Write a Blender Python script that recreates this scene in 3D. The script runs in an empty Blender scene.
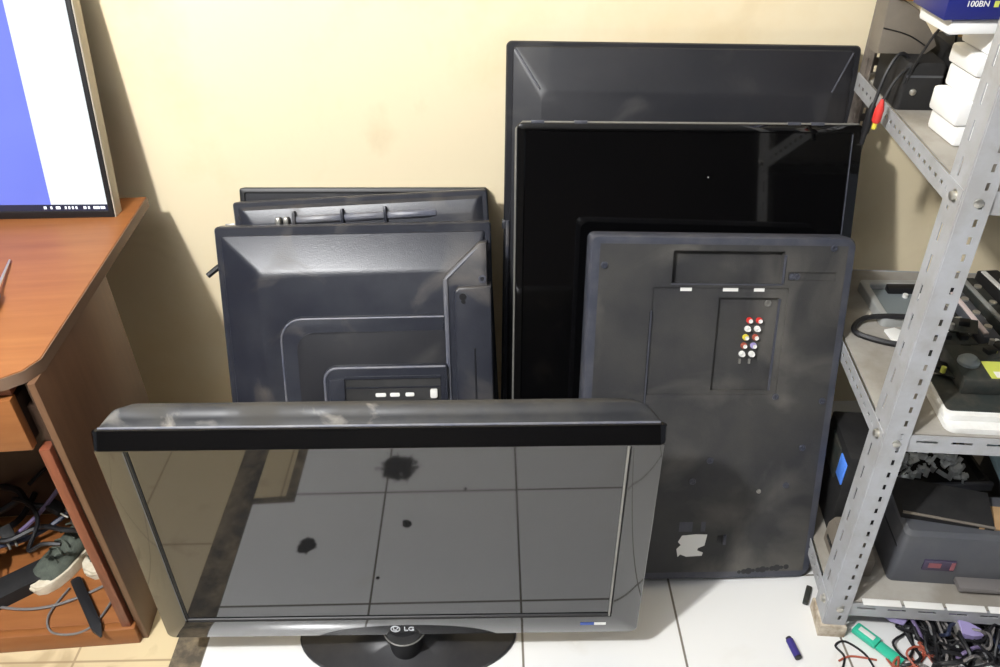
import bpy, bmesh, math, random
from mathutils import Vector, Matrix, Euler
S = bpy.context.scene
COL = S.collection
R = math.radians
random.seed(7)

# ------------------------------------------------------------------ helpers
def lin(c):
    return tuple((x/12.92 if x <= .04045 else ((x+.055)/1.055)**2.4) for x in [v/255 for v in c])

def M(name, c, c2=None, scale=8, rough=.5, metal=0, bump=0, bscale=60, spec=.5, lo=.4, hi=.65, stretch=None, rough2=None, emit=0, coat=0, detail=6):
    m = bpy.data.materials.new(name); m.use_nodes = True
    nt = m.node_tree; p = nt.nodes['Principled BSDF']
    p.inputs['Base Color'].default_value = (*lin(c), 1)
    p.inputs['Roughness'].default_value = rough
    p.inputs['Metallic'].default_value = metal
    p.inputs['Specular IOR Level'].default_value = spec
    p.inputs['Coat Weight'].default_value = coat
    tc = nt.nodes.new('ShaderNodeTexCoord')
    mp = nt.nodes.new('ShaderNodeMapping')
    if stretch: mp.inputs['Scale'].default_value = stretch
    nt.links.new(tc.outputs['Object'], mp.inputs['Vector'])
    if c2 is not None:
        n = nt.nodes.new('ShaderNodeTexNoise'); n.inputs['Scale'].default_value = scale; n.inputs['Detail'].default_value = detail
        n.inputs['Roughness'].default_value = .62
        nt.links.new(mp.outputs[0], n.inputs['Vector'])
        r = nt.nodes.new('ShaderNodeMapRange'); r.inputs[1].default_value = lo; r.inputs[2].default_value = hi
        nt.links.new(n.outputs['Fac'], r.inputs[0])
        x = nt.nodes.new('ShaderNodeMix'); x.data_type = 'RGBA'
        x.inputs[6].default_value = (*lin(c), 1); x.inputs[7].default_value = (*lin(c2), 1)
        nt.links.new(r.outputs[0], x.inputs[0]); nt.links.new(x.outputs[2], p.inputs['Base Color'])
        if rough2 is not None:
            r2 = nt.nodes.new('ShaderNodeMapRange'); r2.inputs[3].default_value = rough; r2.inputs[4].default_value = rough2
            nt.links.new(r.outputs[0], r2.inputs[0]); nt.links.new(r2.outputs[0], p.inputs['Roughness'])
    if bump:
        b = nt.nodes.new('ShaderNodeTexNoise'); b.inputs['Scale'].default_value = bscale; b.inputs['Detail'].default_value = 4
        nt.links.new(mp.outputs[0], b.inputs['Vector'])
        bp = nt.nodes.new('ShaderNodeBump'); bp.inputs['Strength'].default_value = bump; bp.inputs['Distance'].default_value = .004
        nt.links.new(b.outputs['Fac'], bp.inputs['Height']); nt.links.new(bp.outputs[0], p.inputs['Normal'])
    if emit:
        p.inputs['Emission Color'].default_value = (*lin(c), 1); p.inputs['Emission Strength'].default_value = emit
    return m

def add_dust(m, c, amount=.6, scale=5, lo=.5, hi=.7, stretch=(1, 1, 1), streak=None):
    """dust patches laid over a material: colour and roughness go up where the dust lies"""
    nt = m.node_tree; p = nt.nodes['Principled BSDF']
    tc = nt.nodes.new('ShaderNodeTexCoord'); mp = nt.nodes.new('ShaderNodeMapping'); mp.inputs['Scale'].default_value = stretch
    mp.inputs['Location'].default_value = (3.1, 1.7, .6)
    nt.links.new(tc.outputs['Object'], mp.inputs['Vector'])
    n = nt.nodes.new('ShaderNodeTexNoise'); n.inputs['Scale'].default_value = scale; n.inputs['Detail'].default_value = 7
    n.inputs['Distortion'].default_value = .6
    nt.links.new(mp.outputs[0], n.inputs['Vector'])
    r = nt.nodes.new('ShaderNodeMapRange'); r.inputs[1].default_value = lo; r.inputs[2].default_value = hi; r.inputs[4].default_value = amount
    nt.links.new(n.outputs['Fac'], r.inputs[0])
    x = nt.nodes.new('ShaderNodeMix'); x.data_type = 'RGBA'; x.inputs[7].default_value = (*lin(c), 1)
    src = p.inputs['Base Color'].links
    if src: nt.links.new(src[0].from_socket, x.inputs[6])
    else: x.inputs[6].default_value = p.inputs['Base Color'].default_value
    nt.links.new(r.outputs[0], x.inputs[0]); nt.links.new(x.outputs[2], p.inputs['Base Color'])
    y = nt.nodes.new('ShaderNodeMix'); y.inputs[3].default_value = .85
    src = p.inputs['Roughness'].links
    if src: nt.links.new(src[0].from_socket, y.inputs[2])
    else: y.inputs[2].default_value = p.inputs['Roughness'].default_value
    nt.links.new(r.outputs[0], y.inputs[0]); nt.links.new(y.outputs[0], p.inputs['Roughness'])
    return m

def add_spots(m, spots, c):
    """dark spots and stains of a fixed shape at given object-space points: (x, y, z, radius)"""
    nt = m.node_tree; p = nt.nodes['Principled BSDF']
    tc = nt.nodes.new('ShaderNodeTexCoord')
    n = nt.nodes.new('ShaderNodeTexNoise'); n.inputs['Scale'].default_value = 45; n.inputs['Detail'].default_value = 3
    nt.links.new(tc.outputs['Object'], n.inputs['Vector'])
    acc = None
    for x, y, z, rad in spots:
        d = nt.nodes.new('ShaderNodeVectorMath'); d.operation = 'DISTANCE'; d.inputs[1].default_value = (x, y, z)
        nt.links.new(tc.outputs['Object'], d.inputs[0])
        a = nt.nodes.new('ShaderNodeMath'); a.operation = 'MULTIPLY_ADD'; a.inputs[1].default_value = rad*1.6
        nt.links.new(n.outputs['Fac'], a.inputs[0]); nt.links.new(d.outputs['Value'], a.inputs[2])
        r = nt.nodes.new('ShaderNodeMapRange'); r.inputs[1].default_value = rad*1.9; r.inputs[2].default_value = rad*1.6
        r.inputs[3].default_value = 0; r.inputs[4].default_value = 1
        nt.links.new(a.outputs[0], r.inputs[0])
        if acc is None: acc = r.outputs[0]
        else:
            q = nt.nodes.new('ShaderNodeMath'); q.operation = 'MAXIMUM'
            nt.links.new(acc, q.inputs[0]); nt.links.new(r.outputs[0], q.inputs[1]); acc = q.outputs[0]
    x = nt.nodes.new('ShaderNodeMix'); x.data_type = 'RGBA'; x.inputs[7].default_value = (*lin(c), 1)
    src = p.inputs['Base Color'].links
    if src: nt.links.new(src[0].from_socket, x.inputs[6])
    else: x.inputs[6].default_value = p.inputs['Base Color'].default_value
    nt.links.new(acc, x.inputs[0]); nt.links.new(x.outputs[2], p.inputs['Base Color'])
    return m

def B(): return bmesh.new()

def box(bm, x0, x1, y0, y1, z0, z1, bev=0, seg=2, mat=None):
    r = bmesh.ops.create_cube(bm, size=1)
    vs = r['verts']
    for v in vs:
        v.co = Vector((x0+(v.co.x+.5)*(x1-x0), y0+(v.co.y+.5)*(y1-y0), z0+(v.co.z+.5)*(z1-z0)))
    if bev:
        es = list({e for v in vs for e in v.link_edges})
        q = bmesh.ops.bevel(bm, geom=es, offset=bev, segments=seg, affect='EDGES', profile=.5)
        vs = list({v for f in q['faces'] for v in f.verts} | {v for v in vs if v.is_valid})
    if mat is not None:
        for v in vs: v.co = mat @ v.co
    return vs

def rrect(x0, x1, z0, z1, r, n=5):
    rs = r if isinstance(r, (tuple, list)) else (r,)*4       # bottom left, bottom right, top right, top left
    out = []
    for (cx, cz, a, q) in ((x0+rs[0], z0+rs[0], 180, rs[0]), (x1-rs[1], z0+rs[1], 270, rs[1]), (x1-rs[2], z1-rs[2], 0, rs[2]), (x0+rs[3], z1-rs[3], 90, rs[3])):
        for i in range(n+1):
            t = R(a+90*i/n); out.append((cx+q*math.cos(t), cz+q*math.sin(t)))
    return out

def at_y(pts, y): return [(x, y, z) for x, z in pts]
def at_z(pts, z): return [(x, y, z) for x, y in pts]

def loft(bm, loops, cap0=True, cap1=True, closed=False):
    L = [[bm.verts.new(p) for p in lp] for lp in loops]
    n = len(L[0])
    pairs = list(zip(L[:-1], L[1:])) + ([(L[-1], L[0])] if closed else [])
    for a, b in pairs:
        for i in range(n):
            j = (i+1) % n
            try: bm.faces.new((a[i], a[j], b[j], b[i]))
            except ValueError: pass
    if not closed:
        if cap0: bm.faces.new(L[0][::-1])
        if cap1: bm.faces.new(L[-1])
    return L

def plate(bm, pts, y0, y1, bev=0, seg=2, mk=at_y):
    """2-D outline extruded from y0 (back) to y1 (front) with a bevelled front edge"""
    tmp = B()
    a = [tmp.verts.new(p) for p in mk(pts, y0)]; b = [tmp.verts.new(p) for p in mk(pts, y1)]
    n = len(a)
    for i in range(n):
        j = (i+1) % n; tmp.faces.new((a[i], a[j], b[j], b[i]))
    tmp.faces.new(a[::-1]); f = tmp.faces.new(b)
    if bev:
        bmesh.ops.bevel(tmp, geom=list(f.edges), offset=bev, segments=seg, affect='EDGES', profile=.5)
    me = bpy.data.meshes.new('t'); tmp.to_mesh(me); tmp.free(); bm.from_mesh(me); bpy.data.meshes.remove(me)

def spline(pts, k=6, closed=False):
    P = [Vector(p) for p in pts]
    if len(P) < 3: return P
    out = []; n = len(P)
    for i in range(n if closed else n-1):
        if closed: a, b, c, d = P[(i-1) % n], P[i], P[(i+1) % n], P[(i+2) % n]
        else: a, b, c, d = P[max(i-1, 0)], P[i], P[i+1], P[min(i+2, n-1)]
        for s in range(k):
            t = s/k
            out.append(.5*((2*b)+(c-a)*t+(2*a-5*b+4*c-d)*t*t+(3*b-a-3*c+d)*t**3))
    if not closed: out.append(P[-1])
    return out

def tube(bm, pts, r, n=7, k=6, smooth=True, closed=False):
    P = spline(pts, k, closed) if smooth else [Vector(p) for p in pts]
    m = len(P); rings = []; up = None
    for i, p in enumerate(P):
        if closed: t = P[(i+1) % m]-P[i-1]
        else: t = P[min(i+1, m-1)]-P[max(i-1, 0)]
        if t.length < 1e-9: t = Vector((0, 0, 1))
        t.normalize()
        if up is None:
            up = t.orthogonal().normalized()
        else:
            up = up - t*up.dot(t)
            up = up.normalized() if up.length > 1e-6 else t.orthogonal().normalized()
        w = t.cross(up)
        rr = r(i/(m-1)) if callable(r) else r
        rings.append([p+(up*math.cos(2*math.pi*j/n)+w*math.sin(2*math.pi*j/n))*rr for j in range(n)])
    loft(bm, rings, closed=closed)

def cyl(bm, p0, p1, r0, r1=None, n=16):
    r1 = r0 if r1 is None else r1
    p0, p1 = Vector(p0), Vector(p1); t = (p1-p0).normalized(); u = t.orthogonal().normalized(); w = t.cross(u)
    loft(bm, [[p+(u*math.cos(2*math.pi*j/n)+w*math.sin(2*math.pi*j/n))*r for j in range(n)] for p, r in ((p0, r0), (p1, r1))])

def lathe(bm, prof, c, axis, n=18):
    """profile [(radius, height)] spun about an axis through c"""
    c = Vector(c); t = Vector(axis).normalized(); u = t.orthogonal().normalized(); w = t.cross(u)
    loft(bm, [[c+t*h+(u*math.cos(2*math.pi*j/n)+w*math.sin(2*math.pi*j/n))*max(r, 1e-4) for j in range(n)] for r, h in prof])

def ring(bm, outer, inner, y_back, y_front, bev=.003, mk=at_y, inner_drop=0):
    """picture-frame solid between two outlines of the same point count"""
    def ins(o, i, d):
        out = []
        for (a, b), (c, e) in zip(o, i):
            l = math.hypot(c-a, e-b) or 1; out.append((a+(c-a)*d/l, b+(e-b)*d/l))
        return out
    sgn = -1 if y_front < y_back else 1
    loops = [mk(outer, y_back), mk(outer, y_front-sgn*bev), mk(ins(outer, inner, bev*.4), y_front-sgn*bev*.3), mk(ins(outer, inner, bev), y_front),
             mk(ins(inner, outer, bev), y_front-sgn*inner_drop), mk(inner, y_front-sgn*(bev+inner_drop)), mk(inner, y_back)]
    loft(bm, loops, closed=True)

def cells(bm, xs, zs, depth, back):
    """rectilinear relief: every cell of the grid has its own depth, walls join the steps"""
    nx, nz = len(xs)-1, len(zs)-1
    D = {(i, j): depth((xs[i]+xs[i+1])/2, (zs[j]+zs[j+1])/2) for i in range(nx) for j in range(nz)}
    def q(*p): bm.faces.new([bm.verts.new(v) for v in p])
    for (i, j), d in D.items():
        x0, x1, z0, z1 = xs[i], xs[i+1], zs[j], zs[j+1]
        if d is not None: q((x0, d, z0), (x1, d, z0), (x1, d, z1), (x0, d, z1))
        e = D.get((i+1, j), back); d_ = back if d is None else d; e = back if e is None else e
        if abs(e-d_) > 1e-6: q((x1, d_, z0), (x1, e, z0), (x1, e, z1), (x1, d_, z1))
        e = D.get((i, j+1), back); e = back if e is None else e
        if abs(e-d_) > 1e-6: q((x0, d_, z1), (x0, e, z1), (x1, e, z1), (x1, d_, z1))
        if i == 0: q((x0, d_, z0), (x0, back, z0), (x0, back, z1), (x0, d_, z1))
        if j == 0: q((x0, d_, z0), (x0, back, z0), (x1, back, z0), (x1, d_, z0))
    bmesh.ops.remove_doubles(bm, verts=bm.verts[:], dist=1e-6)

def setp(o, label=None, cat=None, group=None, kind=None):
    if label: o['label'] = label
    if cat: o['category'] = cat
    if group: o['group'] = group
    if kind: o['kind'] = kind
    return o

def obj(name, bm, mat, parent=None, label=None, cat=None, group=None, kind=None, angle=35, loc=None, rot=None, flip=True):
    if flip: bmesh.ops.recalc_face_normals(bm, faces=bm.faces[:])
    for f in bm.faces: f.smooth = True
    me = bpy.data.meshes.new(name); bm.to_mesh(me); bm.free()
    for m in (mat if isinstance(mat, (list, tuple)) else [mat]): me.materials.append(m)
    me.set_sharp_from_angle(angle=R(angle))
    o = bpy.data.objects.new(name, me); COL.objects.link(o)
    if parent: o.parent = parent
    if loc: o.location = loc
    if rot: o.rotation_euler = rot
    return setp(o, label, cat, group, kind)

def thing(name, label, cat, loc=(0, 0, 0), rot=(0, 0, 0), group=None):
    o = bpy.data.objects.new(name, None); o.empty_display_size = .05; COL.objects.link(o)
    o.location = loc; o.rotation_euler = rot
    return setp(o, label, cat, group)

def dup(root, loc, rot, label=None, group=None):
    r = root.copy(); COL.objects.link(r); r.location = loc; r.rotation_euler = rot
    if label: r['label'] = label
    if group: r['group'] = group
    for ch in list(root.children):
        c = ch.copy(); COL.objects.link(c); c.parent = r
        for g in list(ch.children):
            d = g.copy(); COL.objects.link(d); d.parent = c
    return r

def lean(o, deg, tilt=0, yaw=0):
    m = Matrix.Rotation(R(yaw), 3, 'Z') @ Matrix.Rotation(-R(deg), 3, 'X') @ Matrix.Rotation(R(tilt), 3, 'Y')
    o.rotation_euler = m.to_euler()

def text_bm(s, size, mat):
    cu = bpy.data.curves.new('t', 'FONT'); cu.body = s; cu.size = size; cu.extrude = .0004; cu.align_x = 'CENTER'
    o = bpy.data.objects.new('t', cu); COL.objects.link(o)
    bpy.context.view_layer.update()
    me = bpy.data.meshes.new_from_object(o.evaluated_get(bpy.context.evaluated_depsgraph_get()))
    bpy.data.objects.remove(o); bpy.data.curves.remove(cu)
    bm = B(); bm.from_mesh(me); bpy.data.meshes.remove(me)
    bm.transform(mat); return bm

UPRIGHT = Matrix.Rotation(R(90), 4, 'X')       # text plane XY -> XZ, facing -Y

# ------------------------------------------------------------------ materials
m_wall = M('cream wall paint', (250, 234, 198), (243, 219, 172), scale=2.2, rough=.75, bump=.25, bscale=30, lo=.5, hi=.8)
add_dust(m_wall, (196, 170, 116), .35, 3.5, .62, .8)
m_ceil = M('white ceiling', (190, 192, 196), (182, 184, 188), scale=2, rough=.8)
m_dark_wall = M('dark far wall', (46, 40, 36), (30, 27, 25), scale=1.5, rough=.8)
m_plastic = M('dark slate plastic', (38, 40, 49), (48, 50, 57), scale=9, rough=.32, bump=.12, bscale=400)
add_dust(m_plastic, (120, 112, 100), .38, 7, .57, .75)
m_plastic2 = M('black satin plastic', (30, 31, 36), (38, 38, 42), scale=7, rough=.38)
add_dust(m_plastic2, (110, 106, 100), .22, 6, .55, .75)
m_dusty = M('dusty charcoal plastic', (46, 46, 48), (62, 61, 59), scale=6, rough=.6, rough2=.75, bump=.15, bscale=300)
add_dust(m_dusty, (118, 114, 106), .5, 4.6, .5, .70)
m_mark = M('dark smudge', (44, 44, 46), rough=.7)
m_ridge_glint = M('slate ridge with painted highlight', (88, 91, 104), (112, 112, 116), scale=16, rough=.4)  # paler than the shells: bright edge highlights painted into the colour
m_pale_edge = M('charcoal plastic edge', (58, 61, 72), (76, 77, 84), scale=14, rough=.45)  # bluish charcoal; on the dusty set's rim it paints in the lit edge
m_black = M('black plastic', (20, 20, 22), rough=.45)
m_black_matt = M('black rubber', (22, 22, 23), (34, 33, 33), scale=30, rough=.7)
m_stand = M('black stand plastic', (34, 34, 37), (44, 43, 44), scale=20, rough=.4)
m_gloss = M('glossy black', (9, 9, 10), rough=.05, spec=.7)
m_screen_dead = M('dead panel glass', (6, 6, 7), rough=.06, spec=.5)
m_screen_front = M('glossy grey panel glass', (20, 21, 24), rough=.03, spec=.8, coat=.45)
add_dust(m_screen_front, (96, 92, 86), .05, 3, .5, .8)
m_bezel_front = M('glossy black bezel', (13, 13, 15), rough=.06, spec=.9, coat=.6)
m_shell_top = M('dusty black shell', (40, 41, 44), (62, 60, 56), scale=10, rough=.42, rough2=.75)
add_dust(m_shell_top, (168, 162, 152), .55, 14, .6, .72, (1, 1.4, 1))
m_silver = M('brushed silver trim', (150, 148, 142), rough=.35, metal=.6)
m_beige_edge = M('silver grey monitor edge', (176, 168, 152), rough=.4, metal=.2)
m_white = M('white plastic', (236, 236, 232), (222, 220, 214), scale=20, rough=.5)
m_label = M('white label paper', (238, 237, 232), rough=.7)
m_blue_label = M('blue print', (58, 84, 160), rough=.6)
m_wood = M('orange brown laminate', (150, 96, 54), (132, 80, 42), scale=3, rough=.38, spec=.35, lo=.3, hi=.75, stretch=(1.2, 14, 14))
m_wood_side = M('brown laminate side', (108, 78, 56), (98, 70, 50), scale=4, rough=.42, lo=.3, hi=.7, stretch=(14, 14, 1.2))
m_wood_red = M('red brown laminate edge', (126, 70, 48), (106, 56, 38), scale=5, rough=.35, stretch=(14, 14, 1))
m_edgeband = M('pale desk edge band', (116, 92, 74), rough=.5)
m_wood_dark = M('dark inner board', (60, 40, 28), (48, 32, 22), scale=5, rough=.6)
m_steel = M('grey painted steel', (172, 174, 178), (160, 160, 160), scale=12, rough=.45)
add_dust(m_steel, (128, 118, 104), .3, 16, .58, .75)
m_steel_top = M('dusty shelf top', (158, 154, 146), (134, 128, 118), scale=7, rough=.7)
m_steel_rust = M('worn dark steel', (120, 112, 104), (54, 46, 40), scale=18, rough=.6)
m_bolt = M('zinc bolt', (200, 198, 190), rough=.3, metal=.8)
m_foot = M('dirty white post foot', (206, 196, 178), (150, 134, 112), scale=30, rough=.7)
m_grey_box = M('dark grey appliance plastic', (78, 80, 86), (88, 89, 92), scale=8, rough=.5)
m_taupe = M('dusty taupe plastic', (122, 114, 102), (108, 101, 92), scale=8, rough=.65)
m_blue = M('navy printed card', (26, 34, 110), rough=.35)
m_styro = M('white foam', (244, 244, 242), rough=.8)
m_tan = M('tan cable sheath', (176, 146, 96), rough=.55)
m_orange = M('orange plastic', (226, 140, 60), rough=.5)
m_cord = M('black cord', (24, 24, 27), rough=.5)
m_cord_grey = M('grey cord', (112, 108, 106), rough=.5)
m_cord_violet = M('violet grey cord', (118, 104, 140), rough=.45)
m_cord_blue = M('dark blue cord', (40, 48, 74), rough=.45)
m_purple = M('lilac plastic', (168, 156, 204), rough=.3)
m_red = M('red plastic', (214, 58, 52), rough=.4)
m_rust = M('orange red wire', (170, 88, 68), rough=.5)
m_yellow = M('yellow plastic', (222, 206, 72), rough=.4)
m_lime = M('lime print', (206, 214, 96), rough=.5)
m_green = M('sea green plastic', (58, 190, 156), rough=.35)
m_metal_bits = M('bright metal scrap', (214, 218, 218), rough=.35, metal=.3)
m_brass = M('dull brass scrap', (132, 118, 88), rough=.45, metal=.5)
m_pcb = M('dark circuit board', (38, 44, 42), (60, 58, 52), scale=40, rough=.6)
m_silver_case = M('silver laptop case', (176, 178, 176), (164, 165, 162), scale=10, rough=.4, metal=.3)
m_case_dark = M('grey case inside', (118, 126, 128), rough=.45)
m_card = M('brown cardboard', (186, 152, 110), (170, 136, 96), scale=10, rough=.8)
m_canvas = M('green grey canvas', (84, 90, 80), (70, 76, 68), scale=60, rough=.9, bump=.3, bscale=200)
m_sole = M('off white rubber', (218, 208, 186), (190, 178, 152), scale=25, rough=.7)
m_bluescreen = M('lit blue screen part', (92, 150, 255), rough=.3)

def tile_mat(name, tile, grout, ox, oy, size, rough):
    m = M(name, tile, rough=rough, spec=.5)
    nt = m.node_tree; p = nt.nodes['Principled BSDF']
    tc = nt.nodes.new('ShaderNodeTexCoord'); sx = nt.nodes.new('ShaderNodeSeparateXYZ'); nt.links.new(tc.outputs['Object'], sx.inputs[0])
    outs = []
    for k, o in (('X', ox), ('Y', oy)):
        a = nt.nodes.new('ShaderNodeMath'); a.operation = 'SUBTRACT'; a.inputs[1].default_value = o-100*size-size/2; nt.links.new(sx.outputs[k], a.inputs[0])
        b = nt.nodes.new('ShaderNodeMath'); b.operation = 'MODULO'; b.inputs[1].default_value = size; nt.links.new(a.outputs[0], b.inputs[0])
        c = nt.nodes.new('ShaderNodeMath'); c.operation = 'SUBTRACT'; c.inputs[1].default_value = size/2; nt.links.new(b.outputs[0], c.inputs[0])
        d = nt.nodes.new('ShaderNodeMath'); d.operation = 'ABSOLUTE'; nt.links.new(c.outputs[0], d.inputs[0]); outs.append(d.outputs[0])
    mn = nt.nodes.new('ShaderNodeMath'); mn.operation = 'MINIMUM'; nt.links.new(outs[0], mn.inputs[0]); nt.links.new(outs[1], mn.inputs[1])
    r = nt.nodes.new('ShaderNodeMapRange'); r.inputs[1].default_value = .0018; r.inputs[2].default_value = .0032
    nt.links.new(mn.outputs[0], r.inputs[0])
    x = nt.nodes.new('ShaderNodeMix'); x.data_type = 'RGBA'; x.inputs[6].default_value = (*lin(grout), 1); x.inputs[7].default_value = (*lin(tile), 1)
    nt.links.new(r.outputs[0], x.inputs[0]); nt.links.new(x.outputs[2], p.inputs['Base Color'])
    return m
m_tile = tile_mat('white floor tile', (232, 232, 230), (120, 114, 104), .035, .507, .345, .18)
add_dust(m_tile, (200, 190, 172), .35, 5, .6, .8)
add_spots(m_tile, [(-.486, .68, 0, .024), (-.246, .616, 0, .013), (-.285, .415, 0, .05), (-.3, .78, 0, .005), (-.1, .50, 0, .006)], (58, 54, 50))  # largest spot: dark object mirrored in the screen, painted into the tile colour
m_tile_old = tile_mat('old beige floor tile', (206, 188, 150), (160, 140, 108), -.93, .667, .345, .4)
add_dust(m_tile_old, (150, 126, 92), .5, 9, .58, .72)
m_floor_strip = M('dark mottled floor strip', (74, 67, 56), (140, 124, 98), scale=16, rough=.7)  # mottled dark strip between the white and beige tiles

# ------------------------------------------------------------------ setting
WALL_Y = 1.82
def struct(name, bm, mat): return obj(name, bm, mat, kind='structure')
b = B(); plate(b, [(-.655, -2.4), (2.6, -2.4), (2.6, WALL_Y), (-.655, WALL_Y), (-.655, .54), (-.545, .535), (-.545, .1), (-.655, .1)], -.02, 0, mk=at_z); struct('floor', b, m_tile)
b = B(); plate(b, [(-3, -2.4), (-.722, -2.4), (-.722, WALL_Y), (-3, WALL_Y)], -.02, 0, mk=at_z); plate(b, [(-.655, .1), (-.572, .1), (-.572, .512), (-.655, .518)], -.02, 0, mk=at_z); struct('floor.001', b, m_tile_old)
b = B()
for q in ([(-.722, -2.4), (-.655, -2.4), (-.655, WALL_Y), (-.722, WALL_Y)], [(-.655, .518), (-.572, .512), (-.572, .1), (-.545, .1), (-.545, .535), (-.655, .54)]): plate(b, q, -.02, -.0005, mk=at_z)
struct('trim_1', b, m_floor_strip)
b = B(); box(b, -3, 2.6, WALL_Y, WALL_Y+.1, -.02, 2.9); struct('wall_back', b, m_wall)
b = B(); box(b, -3, 2.6, -2.5, -2.4, -.02, 2.9); struct('wall_front', b, m_dark_wall)

b = B(); box(b, -3, 2.6, -2.5, WALL_Y+.1, 2.9, 3.0); struct('ceiling', b, m_ceil)

# ------------------------------------------------------------------ desk
desk = thing('desk', 'orange-brown laminate computer desk with brown side panel, in the corner by the wall', 'desk', (-.785, 1.055, 0), (0, 0, R(3.5)))
W_ = -.92
b = B(); plate(b, [(W_, -.005), (-.075, -.008), (-.045, .000), (-.018, .018), (0, .05), (-.003, .69), (W_, .69)][::1], .716, .742, .003, mk=at_z)
obj('desktop', b, m_wood, desk)
b = B()
tp = [(-.30, -.0075), (-.075, -.0095), (-.044, -.0015), (-.0165, .017), (.0015, .0495), (-.0015, .69)]
loft(b, [[(x, y, z) for x, y in tp] + [(x-.004, y+.004, z) for x, y in tp[::-1]] for z in (.7165, .7395)])
obj('edge_band', b, m_edgeband, desk, label='pale edge band along the desktop')
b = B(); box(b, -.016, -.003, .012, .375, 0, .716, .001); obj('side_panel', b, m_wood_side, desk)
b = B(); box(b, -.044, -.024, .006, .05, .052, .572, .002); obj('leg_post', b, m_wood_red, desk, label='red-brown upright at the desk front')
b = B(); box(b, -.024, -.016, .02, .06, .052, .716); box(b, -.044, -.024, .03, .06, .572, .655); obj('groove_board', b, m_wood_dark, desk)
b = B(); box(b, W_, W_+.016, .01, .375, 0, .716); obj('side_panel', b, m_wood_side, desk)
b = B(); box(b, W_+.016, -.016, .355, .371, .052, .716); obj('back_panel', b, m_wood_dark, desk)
b = B(); box(b, W_+.016, -.016, .02, .355, .036, .052, .001); obj('bottom_shelf', b, m_wood, desk)
b = B(); box(b, W_+.016, -.0165, 0, .02, 0, .052, .002); obj('kick_board', b, m_wood, desk)
dr = B(); box(dr, W_+.03, -.046, -.002, .018, .580, .694, .002); drawer = obj('drawer_front', dr, m_wood, desk)
b = B(); box(b, W_+.03, -.05, .018, .35, .585, .60); box(b, -.062, -.05, .018, .35, .60, .68); obj('drawer_box', b, m_wood_dark, drawer)
b = B(); box(b, W_+.03, -.046, .01, .03, .697, .716); obj('top_rail', b, m_wood_red, desk)

# monitor leaning back on the desk
mon = thing('monitor', 'lit flat monitor with a blue and white screen leaning on the wall above the desk', 'monitor', (-1.143, 1.638, .7425)); lean(mon, 11.2, .8)
b = B(); ring(b, rrect(-.28, .28, 0, .60, .006), rrect(-.268, .268, .018, .588, .002), .006, 0, .0015); obj('bezel', b, m_black, mon)
b = B(); ring(b, rrect(-.2835, .2835, -.0005, .6035, .008), rrect(-.2801, .2801, .0002, .6001, .006), .032, .001, .0005); obj('side_trim', b, m_beige_edge, mon, label='silver-grey trim around the monitor edge')
b = B(); loft(b, [at_y(rrect(-.279, .279, .001, .599, .008), .007), at_y(rrect(-.279, .279, .001, .599, .008), .020), at_y(rrect(-.24, .24, .05, .55, .03), .036)]); obj('back_shell', b, m_black, mon)
m_scr = bpy.data.materials.new('lit desktop screen'); m_scr.use_nodes = True
nt = m_scr.node_tree; p = nt.nodes['Principled BSDF']; p.inputs['Base Color'].default_value = (.02, .02, .02, 1); p.inputs['Roughness'].default_value = .2
tc = nt.nodes.new('ShaderNodeTexCoord'); sx = nt.nodes.new('ShaderNodeSeparateXYZ'); nt.links.new(tc.outputs['Object'], sx.inputs[0])
nz = nt.nodes.new('ShaderNodeTexNoise'); nz.inputs['Scale'].default_value = 3; nt.links.new(tc.outputs['Object'], nz.inputs['Vector'])
mixb = nt.nodes.new('ShaderNodeMix'); mixb.data_type = 'RGBA'; mixb.inputs[6].default_value = (*lin((104, 116, 236)), 1); mixb.inputs[7].default_value = (*lin((140, 156, 255)), 1)
nt.links.new(nz.outputs['Fac'], mixb.inputs[0])
gt = nt.nodes.new('ShaderNodeMath'); gt.operation = 'GREATER_THAN'; gt.inputs[1].default_value = .142; nt.links.new(sx.outputs['X'], gt.inputs[0])
mixw = nt.nodes.new('ShaderNodeMix'); mixw.data_type = 'RGBA'; mixw.inputs[7].default_value = (.93, .97, 1, 1)
nt.links.new(gt.outputs[0], mixw.inputs[0]); nt.links.new(mixb.outputs[2], mixw.inputs[6]); nt.links.new(mixw.outputs[2], p.inputs['Emission Color']); p.inputs['Emission Strength'].default_value = 1.05
b = B(); box(b, -.2685, .2685, .002, .007, .0175, .5885); obj('screen', b, m_scr, mon)
m_taskbar = M('dark task bar', (34, 38, 56), rough=.2, emit=.5)
m_taskicon = M('lit icons', (220, 226, 235), rough=.3, emit=.8)
b = B(); box(b, -.2682, .2682, .0012, .0022, .0182, .0325); tb = obj('task_bar', b, m_taskbar, mon)
b = B()
for x, w in ((.125, .006), (.140, .004), (.152, .010), (.172, .004), (.18, .004), (.188, .004), (.196, .004), (.214, .006), (.224, .004), (.236, .014), (.252, .010)):
    box(b, x, x+w, .0007, .0014, .0225, .0285)
obj('tray_icons', b, m_taskicon, tb)

# small screwdriver on the desk
sd = thing('screwdriver', 'small steel screwdriver with rounded grey handle lying on the desktop', 'screwdriver', (-.955, 1.29, .7545), (0, 0, 0))
b = B(); tube(b, [(-.048, .152, -.008), (0, 0, 0)], lambda t: .002+.0016*t, smooth=False); obj('shaft', b, m_bolt, sd)
b = B(); lathe(b, [(0, 0), (.006, .001), (.011, .012), (.012, .03), (.010, .05), (.011, .09), (.006, .1), (0, .101)], (-.004, .012, 0), (.30, -1, 0)); obj('handle', b, M('blue grey handle', (120, 132, 160), rough=.25), sd)

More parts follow.
